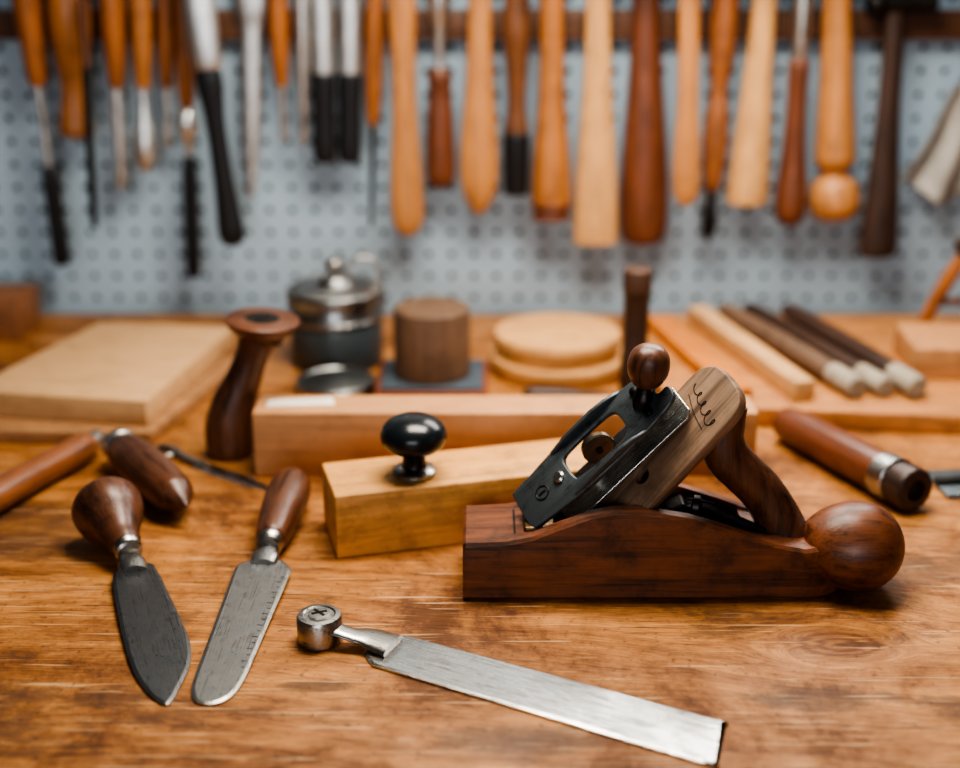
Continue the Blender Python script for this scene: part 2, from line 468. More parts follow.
# ------------------------------------------------------------------ workbench
wb = empty('workbench')
box('bench_top', (-1.0, 1.0, 0.30, 1.455, -0.055, 0.0), BENCH, wb, bevel=0.003)
BL = wood('bench_leg_wood', (110, 74, 46), 'z', 0.6, 0.4)
for i, (lx, ly) in enumerate(((-0.92, 0.38), (0.82, 0.38), (-0.92, 1.33), (0.82, 1.33))):
    box('leg_%d' % (i + 1), (lx, lx + 0.1, ly, ly + 0.1, -0.9, -0.055), BL, wb, bevel=0.003)
box('apron_near', (-0.9, 0.9, 0.36, 0.39, -0.17, -0.055), BL, wb)
box('apron_far', (-0.9, 0.9, 1.40, 1.43, -0.17, -0.055), BL, wb)
box('lower_shelf', (-0.9, 0.9, 0.42, 1.40, -0.70, -0.675), BL, wb)

# ================================================================== HAND PLANE
def hand_plane():
    root = empty('hand_plane', T(-0.0115, 0.794, 0))
    st = [(0.000, .0310, .040, .040), (0.002, .0315, .0415, .0415), (0.030, .0315, .043, .043), (0.046, .0315, .0465, .045),
          (0.047, .0315, .0468, .026), (0.065, .0315, .0545, .020), (0.085, .0315, .0625, .018), (0.100, .0315, .0655, .018),
          (0.118, .0315, .0655, .018), (0.150, .0315, .0600, .018), (0.178, .0312, .0510, .018), (0.190, .0310, .0465, .018),
          (0.191, .0310, .0460, .043), (0.210, .0295, .0400, .0400), (0.228, .0275, .0370, .0370), (0.240, .0240, .038, .038), (0.248, .0195, .040, .040), (0.254, .0135, .042, .042)]
    bm = bmesh.new(); rings = []
    for x, w, h, m in st:
        c = 0.010; b = 0.0022
        yc = 0.0315 - max(0, x - .205) * .16
        pts = [(yc - w + b, 0), (yc + w - b, 0), (yc + w, b), (yc + w, h - b), (yc + w - b, h), (yc + w - c, h), (yc + w - c - .0004, m),
               (yc - w + c + .0004, m), (yc - w + c, h), (yc - w + b, h), (yc - w, h - b), (yc - w, b)]
        rings.append([bm.verts.new((x, y, z)) for y, z in pts])
    for a, b_ in zip(rings[:-1], rings[1:]):
        n = len(a)
        for k in range(n):
            j = (k + 1) % n
            bm.faces.new((a[k], b_[k], b_[j], a[j]))
    bm.faces.new(rings[0]); bm.faces.new(rings[-1][::-1])
    finish('body', bm, W_PLANE('x'), root, angle=28)
    prof = [(-.038, 0), (-.036, .014), (-.026, .0235), (-.013, .0290), (0, .0305), (.012, .0285), (.023, .0205), (.0290, .010), (.0305, 0)]
    lathe('heel_knob', prof, W_PLANE('z'), root, frame((.2685, .0205, .0306), (0, 0, 1), (1, 0, 0)), segs=48)
    box('mouth_slot', (0.034, 0.0395, 0.012, 0.051, 0.0425, 0.0437), HOLE, root, bevel=0.0004)
    box('mouth_plate', (0.041, 0.062, 0.0135, 0.0495, 0.036, 0.0475), metal('brass_worn', (104, 82, 60), 0.45), root, bevel=0.0015)
    rot = frame((0, 0.050, 0), (1, 0, 0), (0, -1, 0))
    prism('frog', [(.066, .018), (.120, .018), (.130, .050), (.150, .100), (.146, .110), (.134, .104), (.098, .068), (.066, .040)], 0, .016, DSTEEL, root, rot, bevel=.002)
    prism('frog_web', [(.130, .018), (.188, .018), (.183, .030), (.165, .038), (.150, .058), (.138, .052)], 0.004, .021, DSTEEL, root, rot, bevel=.0015)
    def tilt_frame(o, cx, sz, phi):
        L = Vector((cx, 0, sz)).normalized(); ph = math.radians(phi)
        Wd = Vector((0, -1, 0)) * math.cos(ph) + Vector((L.z, 0, -L.x)) * math.sin(ph)
        Nn = Wd.cross(L)
        return frame(o, L, Nn)
    F = tilt_frame((.0410, .0290, .0510), .090, .092, 33)
    w = .0215
    out = cr([(0, -.014), (0, .014), (.004, .0175), (.020, .0190), (.045, w), (.090, w), (.112, .019), (.124, .017), (.132, .013),
              (.132, .004), (.124, .0035), (.124, -.0035), (.132, -.004), (.132, -.013), (.124, -.017), (.112, -.019), (.090, -w), (.045, -w), (.020, -.0190), (.004, -.0175), (0, -.014)], 4)[:-1]
    win = cr([(.046, -.010), (.044, 0), (.046, .010), (.060, .0120), (.084, .0120), (.092, .009), (.094, 0), (.092, -.009), (.084, -.0120), (.060, -.0120), (.046, -.010)], 4)[:-1]
    plate('lever_cap', out, [win], .0045, IRONG, root, F, bevel=.0012)
    for s_ in (-1, 1):
        prism('cap_rail_%d' % (1 if s_ > 0 else 2), [(.036, -.002), (.100, -.002), (.104, .002), (.092, .0065), (.080, .0080), (.055, .0065), (.040, .003)],
              -.0013, .0013, IRONG, root, F @ T(0, s_ * .0195, 0) @ Matrix.Rotation(math.radians(90), 4, 'X'), bevel=.0006)
    torus('cap_emblem', .0050, .0006, DSTEEL, root, F @ T(.020, 0, .0022), segs=24)
    plate('cap_emblem_mark', [(.0170, -.0006), (.0230, -.0006), (.0230, .0006), (.0170, .0006)], [], .0008, DSTEEL, root, F @ T(0, 0, .0023), bevel=.0001)
    AGED = metal('aged_metal', (120, 108, 94), .42)
    lathe('adjusting_wheel', [(-.003, 0), (-.003, .0105), (-.002, .0115), (.002, .0115), (.003, .0105), (.003, 0)], AGED, root,
          F @ T(.068, .002, -.0055) @ Matrix.Rotation(math.radians(70), 4, 'X'), smooth_n=0)
    lathe('wheel_hub', [(-.004, 0), (-.004, .0025), (.004, .0025), (.004, 0)], DSTEEL, root, F @ T(.068, .002, -.0055) @ Matrix.Rotation(math.radians(70), 4, 'X'), smooth_n=0)
    lathe('cap_screw', [(0, .0042), (.0016, .0042), (.0026, .003), (.0026, 0)], STEEL, root, F @ T(.036, 0, .0020), smooth_n=0)
    for i, yy in enumerate((-.0100, .0100)):
        lathe('clip_screw_%d' % i, [(0, .0032), (.0022, .0032), (.0030, .002), (.0030, 0)], DSTEEL, root, F @ T(.112, yy, .0020), smooth_n=0)
    K = frame((.1190, .0280, .134), (1, 0, 0), (.10, -.05, 1))
    lathe('cap_knob_stem', [(-.006, .006), (0, .0070), (.004, .0060), (.008, .0050), (.014, .0050)], DSTEEL, root, K, segs=28)
    lathe('cap_knob', [(.009, .0055), (.012, .0095), (.019, .0132), (.026, .0138), (.033, .0120), (.0375, .0070), (.0390, 0)], W_WALNUT('z'), root, K)
    F2 = tilt_frame((.068, .0335, .050), .084, .090, 33)
    plate('cutting_iron', [(0, -.0155), (.108, -.0155), (.113, -.011), (.113, .011), (.108, .0155), (0, .0155)], [], .0022, POLISH, root, F2, bevel=.0005)
    plate('chip_breaker', [(.0, -.012), (.100, -.012), (.100, .012), (0, .012)], [], .003, DSTEEL, root, F2 @ T(0.004, 0, -.004), bevel=.0005)
    F3 = tilt_frame((.0850, .0270, .032), .0917, .117, 36)
    w = .0228
    E = .0085
    out3 = cr([(0, -.0205), (0, 0), (0, .0205), (.05, .0215), (.100 + E, w), (.124 + E, .0224), (.134 + E, .0185), (.1395 + E, .010), (.1395 + E, -.006), (.136 + E, -.0165), (.126 + E, -.0224), (.100 + E, -w), (.05, -.0215), (0, -.0205)], 5)[:-1]
    plate('wedge', out3, [circ(.060, -0.001, .0056, 28, .0048)], .0095, W_GREY('x'), root, F3, bevel=.0012)
    plate('wedge_hole_back', circ(.060, -.001, .0064), [], .001, HOLE, root, F3 @ T(0, 0, -.0052), bevel=.0001)
    # carved flourish, a looping signature-like squiggle
    scr = []
    for i in range(44):
        t = i / 43
        yy = -.016 + .030 * t
        scr.append((.118 + .010 * t + .0042 * math.sin(t * 26) * (1 - .5 * t), yy + .0022 * math.cos(t * 26)))
    sweep('carved_mark', [(p[0], p[1], .0048) for p in scr], [.00034] * len(scr), HOLE, root, F3, segs=6, n=3, ref=(0, 0, 1))
    scr = [(.112, -.012), (.115, .001), (.121, .014)]
    sweep('carved_mark_line', [(p[0], p[1], .0048) for p in scr], [.0003] * 3, HOLE, root, F3, segs=6, n=6, ref=(0, 0, 1))
    sweep('rear_handle', [(.1820, .0315, .1300), (.1765, .0315, .1190), (.1735, .0315, .1060), (.1770, .0315, .0930), (.1880, .0315, .0810), (.2010, .0315, .0680), (.2120, .0315, .0520), (.2200, .0315, .0350), (.2240, .0315, .0240)],
          [.0080, .0125, .0145, .0155, .0150, .0150, .0155, .0170, .0185], W_WALNUT('z'), root, segs=36, sy=.85)
    lathe('depth_adjuster', [(0, .004), (.004, .004), (.005, .0075), (.009, .0075), (.011, .005), (.011, 0)], DSTEEL, root, frame((.150, .024, .060), (0, 0, 1), (1, -.2, -.1)), smooth_n=0)
    sweep('handle_bracket', [(.150, .022, .062), (.166, .022, .058), (.185, .022, .048), (.205, .022, .040)], [.004, .0045, .0045, .003], DSTEEL, root, sy=.5)
hand_plane()

# ================================================================== STEEL STRAP BLADE (foreground)
def strap():
    d = Vector((.195, -.1015, 0)).normalized()
    root = empty('pivot_scraper_blade', frame((-.065, .7335, 0), d, (0, 0, 1)))
    out = cr([(0, -.0135), (.008, -.0195), (.020, -.0208), (.12, -.0212), (.222, -.0216), (.2275, -.0200), (.2285, -.0155), (.2220, .013), (.2205, .0185), (.214, .0210), (.12, .0205), (.022, .0195), (.010, .018), (0, .0125), (-.004, 0.006), (-.004, -.008), (0, -.0135)], 3)[:-1]
    blade('blade', out, .0016, .0018, .0008, POLISH, root, None)
    sweep('neck', [(-.028, -.008, .0110), (-.021, -.0075, .0100), (-.013, -.005, .0080), (-.004, -.001, .0058), (.012, 0, .0044)], [.0080, .0070, .0078, .0110, .0125], STEEL, root, sy=.35, ref=(0, 0, 1), segs=24)
    P = T(-.0370, -.0085, 0)
    lathe('pivot_eye', [(0, .0120), (.001, .0145), (.0165, .0145), (.0185, .0135), (.0190, .0105), (.0182, .0095), (.0182, 0)], STEEL, root, P, smooth_n=0, segs=48)
    lathe('pivot_pin', [(.0180, .0072), (.0195, .0068), (.0199, .0045), (.0199, 0)], STEEL, root, P, smooth_n=0)
    plate('pin_slot', [(-.005, -.0009), (.005, -.0009), (.005, .0009), (-.005, .0009)], [], .0006, HOLE, root, P @ T(0, 0, .0200) @ RZ(50), bevel=.0001)
    plate('pin_slot_cross', [(-.005, -.0009), (.005, -.0009), (.005, .0009), (-.005, .0009)], [], .0006, HOLE, root, P @ T(0, 0, .0200) @ RZ(-20), bevel=.0001)
strap()

# ================================================================== KNIVES
def knife(name, shoulder, direc, outline, handle_prof, ferr, mat_h, hz0, hz1, shoulder_z, length, hs0, hs1, neck_r=.007, inset=.0022, lat=0.0, bmat=None):
    root = empty(name, frame((shoulder[0], shoulder[1], 0), direc, (0, 0, 1)))
    tilt = math.asin(shoulder_z / length)
    blade('blade', outline, .0009, inset, .0007, bmat or BLADE, root, T(0, 0, shoulder_z + .0003) @ Matrix.Rotation(tilt, 4, 'Y'))
    sweep('neck', [(.010, 0, shoulder_z + .0012), (0, 0, shoulder_z + .0022), (-.008, 0, (shoulder_z + hz0) / 2 + .001), (-hs0 - .002, 0, hz0)],
          [.009, .0100, neck_r, neck_r], STEEL, root, sy=.55, ref=(0, 0, 1), segs=24)
    H = frame((-hs0, 0, hz0), (0, 1, 0), (-(hs1 - hs0), lat, hz1 - hz0))
    lathe('ferrule', ferr, STEEL, root, H, segs=36, smooth_n=0)
    lathe('handle', handle_prof, mat_h, root, H, segs=44)
    return root

o1 = cr([(0, -.011), (-.001, 0), (0, .012), (.012, .0155), (.045, .0185), (.085, .0215), (.112, .0225), (.135, .0185), (.156, .0095), (.172, .0005), (.166, -.006), (.150, -.0115), (.124, -.0155), (.080, -.0165), (.018, -.0150), (0, -.011)], 4)[:-1]
knife('skinning_knife', (-.2425, .830), (.349, -.937, 0), o1,
      [(.008, .0105), (.012, .0115), (.020, .0130), (.030, .0175), (.042, .0235), (.054, .0255), (.063, .0220), (.069, .0120), (.0705, 0)],
      [(0, 0), (0, .0085), (.0015, .0100), (.004, .0092), (.006, .0100), (.011, .0104), (.012, .0104), (.012, 0)],
      W_WALNUT('z'), .0135, .0320, .006, .172, .007, .080, lat=-.013, bmat=BLADED)

o2 = cr([(0, -.008), (0, .008), (.006, .015), (.014, .0200), (.022, .0205), (.06, .0185), (.10, .0162), (.140, .0140), (.152, .0125), (.162, .0100), (.169, .0055), (.1725, -.001), (.1720, -.0075), (.168, -.0125), (.158, -.0160), (.145, -.0172), (.10, -.0178), (.05, -.0185), (.014, -.0188), (.006, -.0145), (0, -.008)], 3)[:-1]
ssk = knife('palette_knife', (-.1510, .8410), (-.030, -1, 0), o2,
      [(.010, .0105), (.014, .0120), (.030, .0138), (.052, .0158), (.074, .0165), (.088, .0150), (.096, .0105), (.100, 0)],
      [(0, 0), (0, .0080), (.0015, .0095), (.004, .0085), (.006, .0098), (.012, .0104), (.013, .0104), (.013, 0)],
      W_WALNUT('z'), .0105, .0225, .006, .173, .009, .115, inset=.0022, lat=.004)
tilt = math.asin(.006 / .173)
for i in range(17):
    s = .026 + i * .0068; wv = .0172 - .0062 * (i / 17)
    plate('file_cut_%d' % i, [(s, wv - .0022 - .0016 * (i % 2)), (s + .0004, wv - .0022 - .0016 * (i % 2)), (s + .0008, wv), (s + .0003, wv)], [], .0002, DSTEEL, ssk,
          T(0, 0, .0063) @ Matrix.Rotation(tilt, 4, 'Y') @ T(0, 0, .00164), bevel=.00005)

def lying(name, p0, p1, parts, roll=0):
    p0 = Vector(p0); p1 = Vector(p1)
    root = empty(name, frame(p0, (0, 0, 1), p1 - p0))
    for nm, prof, mat, sn in parts:
        lathe(nm, prof, mat, root, None, segs=36, smooth_n=sn)
    return root
lying('walnut_handled_awl', (-.2990, 1.020, .0195), (-.2170, .900, .0190), [
    ('steel_shank', [(-.010, 0), (-.010, .0070), (-.004, .0090), (0, .0125), (.002, .0125)], STEEL, 0),
    ('ferrule', [(0, .013), (.001, .0145), (.009, .0150), (.010, .0140), (.013, .0140), (.014, 0)], STEEL, 0),
    ('handle', [(.012, .0125), (.018, .0150), (.040, .0178), (.070, .0185), (.098, .0172), (.118, .0155), (.125, .0125), (.132, .0075), (.1425, .0015), (.143, 0)], W_WALNUT('z'), 5)])
lying('mahogany_file_handle', (-.3270, 1.034, .0145), (-.395, .872, .0145), [
    ('handle', [(0, .0085), (.006, .0115), (.02, .0125), (.06, .0118), (.11, .0130), (.15, .0140), (.175, .0125), (.185, .006), (.186, 0)], wood('file_handle_wood', (136, 84, 50), 'z', .36, .5, coat=.2), 5),
    ('ferrule', [(-.012, 0), (-.012, .0080), (-.010, .0088), (.003, .0092), (.003, 0)], STEEL, 0)])
mk = empty('marking_knife', frame((-.268, 1.045, 0), (.098, -.073, 0), (0, 0, 1)))
blade('blade', cr([(.04, -.0065), (.04, .0065), (.07, .0085), (.105, .0078), (.128, .001), (.128, -.001), (.10, -.0060), (.06, -.0072), (.04, -.0065)], 4)[:-1], .001, .002, .0006, POLISH, mk)
sweep('tang', [(.045, 0, .0030), (.03, 0, .0035), (.015, .002, .005), (0, .006, .005), (-.012, .002, .004)], [.0048, .004, .0035, .004, .003], STEEL, mk, sy=.5, ref=(0, 0, 1))
torus('bolster_ring', .010, .0022, STEEL, mk, T(.0, .001, .0024), segs=30)

# ================================================================== LEFT BOARDS
prism('pale_board', [(-.284, 1.062), (-.236, 1.262), (-.375, 1.300), (-.600, 1.100), (-.590, 1.075)], 0, .0125, wood('board_dark', (162, 120, 82), 'x', .55, .25), bevel=.0012)
prism('pale_board.001', [(-.289, 1.078), (-.250, 1.292), (-.390, 1.310), (-.455, 1.105)], .0130, .0360, W_PALE('x'), bevel=.0012)

prism('reddish_wood_block', [(-.490, 1.355), (-.486, 1.415), (-.640, 1.425), (-.640, 1.365)], 0, .046, wood('block_red', (138, 92, 60), 'x', .5, .3), bevel=.002)
box('wood_offcut', (-.47, -.40, 1.33, 1.35, 0, .006), W_TAN('x'), bevel=.001)

# ================================================================== STANDING TOTE HANDLE
th = empty('walnut_tote_handle', T(-.2085, 1.046, 0))
sweep('grip', [(-.001, 0, 0), (-.0025, 0, .010), (-.002, 0, .028), (.003, 0, .048), (.0115, 0, .068), (.0185, 0, .086), (.0240, 0, .101), (.0285, 0, .109)],
      [.0190, .0212, .0212, .0185, .0150, .0135, .0155, .0200], W_WALNUT('z'), th, segs=36, sy=.95)
HT = frame((.0290, 0, .107), (1, 0, 0), (.08, -.02, 1))
lathe('flared_top', [(-.002, .0180), (.003, .0240), (.007, .0285), (.010, .0305), (.0125, .0305), (.0140, .0285), (.0140, 0)], W_WALNUT('x'), th, HT, smooth_n=0, segs=44, angle=50)
lathe('bolt_recess', [(.0138, .014), (.0144, .014), (.0144, 0)], HOLE, th, HT, smooth_n=0)
lathe('bolt_head', [(.0142, .007), (.0152, .0065), (.0152, 0)], DSTEEL, th, HT, smooth_n=0)

# ================================================================== CANISTER + TIN
cn = empty('lidded_canister', T(-.1450, 1.287, 0))
lathe('can_body', [(0, .043), (.001, .0455), (.003, .0465), (.046, .0465), (.047, .0460)], CAN, cn, smooth_n=0, segs=56)
lathe('can_collar', [(.0465, .0445), (.048, .0475), (.052, .0478), (.054, .0462), (.069, .0458), (.070, .049), (.076, .0495), (.0780, .0485), (.0780, .030)], PEWTER, cn, smooth_n=0, segs=56)
lathe('lid', [(.0775, .048), (.0790, .0465), (.0805, .040), (.0825, .033), (.0835, .022), (.0860, .0185), (.0890, .0170), (.0930, .011), (.0945, .0)], PEWTER, cn, smooth_n=3, segs=56)
lathe('lid_knob', [(.090, .006), (.094, .0048), (.098, .0085), (.1025, .0100), (.107, .0080), (.1095, 0)], STEEL, cn, segs=32)
torus('bail_ring', .0165, .0022, STEEL, cn, frame((.029, -.006, .094), (1, 0, 0), (.15, -1, .15)), segs=40)
sweep('bail_wire', [(-.048, 0, .056), (-.042, -.012, .080), (-.018, -.016, .094), (.014, -.010, .090)], [.0013] * 4, STEEL, cn, segs=8)
sweep('bail_wire_return', [(.048, 0, .056), (.048, -.008, .074), (.040, -.006, .086)], [.0013] * 3, STEEL, cn, segs=8)
tn = empty('polish_tin', T(-.1375, 1.193, 0))
lathe('tin_base', [(0, .036), (.001, .0375), (.009, .0375)], STEEL, tn, smooth_n=0, segs=56)
lathe('tin_lid', [(.0065, .0382), (.0135, .0382), (.0150, .0370), (.0150, .0335), (.0140, .0325), (.0140, .0), ], PEWTER, tn, smooth_n=0, segs=56)

# ================================================================== SHARPENING STONE + ROUND BLOCK
ss = empty('slate_sharpening_stone')
box('wood_base', (-.099, .008, 1.166, 1.260, 0, .0105), wood('stone_base', (130, 70, 46), 'x', .45, .3), ss, bevel=.0015)
box('slate_top', (-.094, .003, 1.171, 1.255, .0100, .0140), SLATE, ss, bevel=.001)
rb = empty('round_wood_block', T(-.0460, 1.2130, .0142))
lathe('block_body', [(0, .0355), (.001, .0365), (.0635, .0365), (.0652, .0360), (.0660, .0345), (.0660, 0)], W_COCOA('z'), rb, smooth_n=0, segs=56)
lathe('top_lip', [(.0658, .033), (.0670, .032), (.0670, 0)], W_COCOA('x'), rb, smooth_n=0, segs=56)

for nm, rad, z0, z1, cx in (('round_wooden_box', .0690, 0, .0195, .0790), ('round_wooden_box.001', .0625, .0198, .0415, .0770)):
    e = empty(nm, T(cx, 1.262, z0)); h = z1 - z0
    lathe('box_body', [(0, rad - .003), (.001, rad - .0015), (h * .60, rad - .0015)], W_BEECH('x'), e, smooth_n=0, segs=64)
    lathe('box_lid', [(h * .55, rad), (h - .002, rad), (h - .0006, rad - .0008), (h, rad - .0028), (h, 0)], W_BEECH('x'), e, smooth_n=0, segs=64)

# ================================================================== BEAM, BLOCK WITH KNOB
bmr = empty('tan_wood_beam')
box('beam', (-.1835, .224, .999, 1.041, 0, .0555), wood('beam_wood', (194, 144, 100), 'x', .55, .2, worn=.25), bmr, bevel=.0012)
pp = empty('paper_slip', T(-.147, 1.022, .0556) @ RZ(6))
plate('sheet', [(-.028, -.007), (.028, -.009), (.026, .010), (-.026, .008)], [], .0006, PAPER, pp, T(0, 0, .0003), bevel=.0001)

pb = empty('knobbed_pine_block', T(-.1020, .8535, 0) @ RZ(15))
box('block', (0, .212, 0, .062, 0, .0490), W_PINE('x'), pb, bevel=.0014)
KB = T(.0625, .0245, .0490)
lathe('knob_flange', [(0, .0150), (.0010, .0160), (.0035, .0160), (.0050, .0145), (.0060, .0110), (.0065, .0090)], STEEL, pb, KB, smooth_n=0, segs=48)
lathe('knob_stem', [(.005, .0095), (.009, .0085), (.014, .0085), (.018, .0100), (.020, .0105)], DSTEEL, pb, KB, segs=40)
lathe('knob_ball', [(.0175, .0095), (.0195, .0165), (.0245, .0225), (.0310, .0242), (.0375, .0220), (.0425, .0160), (.0455, .0080), (.0462, 0)], KNOBBLK, pb, KB, segs=56)

# ================================================================== STANDING PUNCH, SMALL CHISEL
pc = empty('standing_punch', T(.1455, 1.190, 0))
lathe('shaft', [(0, .012), (.001, .013), (.040, .0130), (.042, .0120), (.100, .0120), (.103, .0128)], W_DARK('z'), pc, smooth_n=0)
lathe('cap', [(.102, .0130), (.105, .0135), (.120, .0135), (.1230, .0128), (.1240, .0105), (.1240, 0)], wood('punch_cap', (84, 62, 50), 'z', .5, .3), pc, smooth_n=0)
lying('small_chisel', (.040, 1.170, .008), (.128, 1.163, .008), [
    ('handle', [(0, 0), (.001, .005), (.01, .0078), (.04, .0070), (.052, .0060)], W_DARK('z'), 4),
    ('shank', [(.05, .0055), (.06, .004), (.082, .0035), (.083, 0)], DSTEEL, 0)])

# ================================================================== RIGHT SIDE SLAB AND STICKS
prism('raised_work_slab', [(.168, 1.118), (.640, 1.062), (.640, 1.392), (.168, 1.392)], 0, .018, wood('slab_wood', (180, 124, 74), 'x', .5, .3), bevel=.0015)
def stick(name, a, b, w, h, mat, z=.018):
    a = Vector((a[0], a[1], z)); b = Vector((b[0], b[1], z)); Lh = (b - a).length
    e = empty(name, frame(a, b - a, (0, 0, 1)))
    box('stick', (0, Lh, -w / 2, w / 2, 0, h), mat, e, bevel=.0014)
    return e
stick('amber_wood_strip', (.188, 1.350), (.233, 1.125), .026, .012, wood('strip_amber', (194, 122, 58), 'x', .45, .3))
stick('beech_square_bar', (.231, 1.362), (.2920, 1.125), .021, .019, wood('bar_beech', (200, 158, 112), 'x', .5, .3))
def file_tool(name, a, b, r, matb):
    a = Vector((a[0], a[1], .018 + r)); b = Vector((b[0], b[1], .018 + r)); Lh = (b - a).length
    return lying(name, a, b, [
        ('file_body', [(0, 0), (0, r * .7), (.02, r * .9), (Lh * .4, r), (Lh - .045, r * .98), (Lh - .040, r * .9)], matb, 0),
        ('pale_ferrule', [(Lh - .042, r * .8), (Lh - .040, r * 1.0), (Lh - .003, r * 1.0), (Lh, r * .75), (Lh, 0)], wood('ferrule_pale', (158, 148, 132), 'z', .4, .2), 0)])
file_tool('dark_round_file', (.262, 1.372), (.341, 1.130), .0110, W_COCOA('z'))
file_tool('dark_round_file.001', (.290, 1.380), (.368, 1.134), .0100, W_DARK('z'))
file_tool('dark_round_file.002', (.330, 1.372), (.396, 1.130), .0110, W_DARK('z'))
bk = empty('tan_wood_block', T(.4080, 1.185, .018) @ RZ(-4))
box('block', (0, .15, 0, .085, 0, .0300), wood('tan_block', (184, 134, 90), 'x', .5, .25), bk, bevel=.0015)

lying('ferruled_turned_handle', (.263, 1.082, .0168), (.334, .925, .0195), [
    ('handle', [(0, 0), (.0015, .010), (.008, .0145), (.025, .0158), (.05, .0160), (.085, .0166), (.115, .0166), (.132, .0160), (.136, .0150)], W_MAHOG('z'), 4),
    ('ferrule', [(.131, .0165), (.132, .0180), (.148, .0184), (.149, .0172), (.1495, .012)], STEEL, 0),
    ('end_cap', [(.149, .0150), (.151, .0172), (.163, .0178), (.1680, .0168), (.1695, .0145), (.1695, .0085), (.162, .0080), (.162, 0)], W_DARK('z'), 0)])
sq = empty('steel_plate', T(.368, .955, 0) @ RZ(6))
box('plate', (0, .13, 0, .05, 0, .003), IRONG, sq, bevel=.0008)
box('plate_rib', (0.0, .13, .02, .028, .003, .007), DSTEEL, sq, bevel=.0008)

wc = empty('wooden_clamp', T(.484, 1.335, .018) @ RZ(-12))
sweep('leg_1', [(-.020, 0, .004), (-.010, 0, .030), (.004, 0, .062), (.016, 0, .088)], [.0065, .007, .0075, .006], W_ORANGE('z'), wc, sy=1.2)
sweep('leg_2', [(.050, 0, .004), (.038, 0, .030), (.026, 0, .062), (.017, 0, .088)], [.0065, .007, .0075, .006], W_ORANGE('z'), wc, sy=1.2)
sweep('cross_bar', [(-.013, 0, .030), (.010, 0, .032), (.040, 0, .030)], [.004] * 3, W_MAHOG('x'), wc)
lathe('head', [(.082, .008), (.086, .013), (.096, .014), (.100, .010), (.101, 0)], W_DARK('z'), wc, T(.016, 0, 0), smooth_n=0)

# ================================================================== HANGING TOOLS
U = 0.00106; DAT = 0.3456
def hang(name, xt, xb, segs, y=1.425, sy=1.0):
    last = max(p[0] for _, _, prof in segs for p in prof)
    top = Vector((xt, y, DAT)); bot = Vector((xb, y, DAT - last * U))
    d = (bot - top)
    root = empty(name, frame(top, (1, 0, 0), d))
    for nm, mat, prof in segs:
        mt = mat('z') if callable(mat) else mat
        lathe(nm, [(a * U, w * U / 2) for a, w in prof], mt, root, None, segs=28, sy=sy, smooth_n=4)
    first = min(p[0] for _, _, prof in segs for p in prof)
    sweep('peg', [(0, -.016, first * U + .008), (0, 0, first * U + .006), (0, 1.468 - y, first * U + .006)], [.0022] * 3, DSTEEL, root, segs=10, ref=(1, 0, 0))
    return root
O, A, B_, M_, Wn, D_ = W_ORANGE, W_AMBER, W_BEECH, W_MAHOG, W_WALNUT, W_DARK
O2 = lambda a: wood('honey_wood', (168, 110, 62), a, .4, .35, coat=.15)
hang('screwdriver', -.467, -.460, [('handle', O, [(-70, 0), (-69, 18), (-40, 32), (0, 29), (40, 24), (70, 20), (82, 14)]), ('shaft', CHROME, [(80, 8), (165, 8)]), ('black_sleeve', BLACK, [(163, 0), (164, 15), (200, 17), (258, 17), (263, 12), (264, 0)])])
hang('turned_mallet_handle', -.4250, -.430, [('handle', O2, [(-60, 0), (-59, 20), (-20, 34), (10, 42), (40, 38), (80, 26), (110, 31), (125, 35), (132, 28), (134, 0)])], y=1.428)
hang('awl', -.400, -.411, [('handle', Wn, [(-60, 0), (-59, 8), (0, 9), (30, 9), (60, 9)]), ('shaft', DSTEEL, [(58, 8), (160, 8), (214, 6), (215, 0)])], y=1.392)
hang('wood_chisel', -.379, -.386, [('handle', O, [(-60, 0), (-59, 20), (0, 25), (40, 22), (75, 16), (84, 12)]), ('blade', CHROME, [(82, 10), (120, 13), (179, 12), (180, 0)])])
hang('spoon_gouge', -.350, -.359, [('handle', O2, [(-60, 0), (-59, 18), (0, 22), (50, 20), (84, 14)]), ('blade', CHROME, [(82, 9), (105, 12), (135, 24), (155, 22), (166, 10), (167, 0)])], sy=.8)
hang('carving_gouge', -.326, -.336, [('handle', O, [(-60, 0), (-59, 14), (0, 17), (50, 17), (85, 12)]), ('blade', CHROME, [(83, 9), (140, 8), (141, 0)])], y=1.436)
hang('riffler', -.306, -.316, [('handle', O, [(-60, 0), (-59, 12), (0, 17), (60, 19), (90, 16), (104, 11)]), ('shank', CHROME, [(102, 8), (112, 20), (126, 20), (140, 9), (156, 8)]), ('black_sleeve', BLACK, [(154, 0), (155, 13), (200, 16), (270, 15), (276, 8), (277, 0)])], y=1.424)
hang('folding_saw', -.284, -.264, [('blade', CHROME, [(-60, 0), (-59, 20), (0, 32), (50, 30), (62, 24)]), ('handle', BLACK, [(60, 22), (75, 27), (110, 20), (160, 20), (200, 24), (225, 27), (236, 16), (238, 0)])], y=1.392, sy=.35)
hang('pointed_trowel', -.2376, -.2500, [('blade', CHROME, [(-60, 0), (-59, 20), (-20, 34), (10, 32), (30, 22), (80, 20), (140, 15), (194, 5), (196, 0)])], y=1.440, sy=.3)
hang('bradawl', -.2087, -.209, [('handle', O, [(-60, 0), (-59, 14), (0, 20), (50, 18), (82, 11)]), ('shaft', CHROME, [(80, 8), (134, 5), (135, 0)])])
hang('steel_punch', -.183, -.188, [('shaft', CHROME, [(-60, 0), (-59, 14), (0, 16), (60, 13), (134, 6), (135, 0)])])
for i, (a, b) in enumerate(((-.163, -.1660), (-.134, -.140))):
    hang('hand_file' + ('' if i == 0 else '.001'), a, b, [('blade', CHROME, [(-60, 0), (-59, 20), (0, 23), (66, 22), (72, 21)]), ('handle', BLACK, [(70, 20), (74, 24), (110, 22), (150, 23), (158, 14), (159, 0)])], sy=.5)
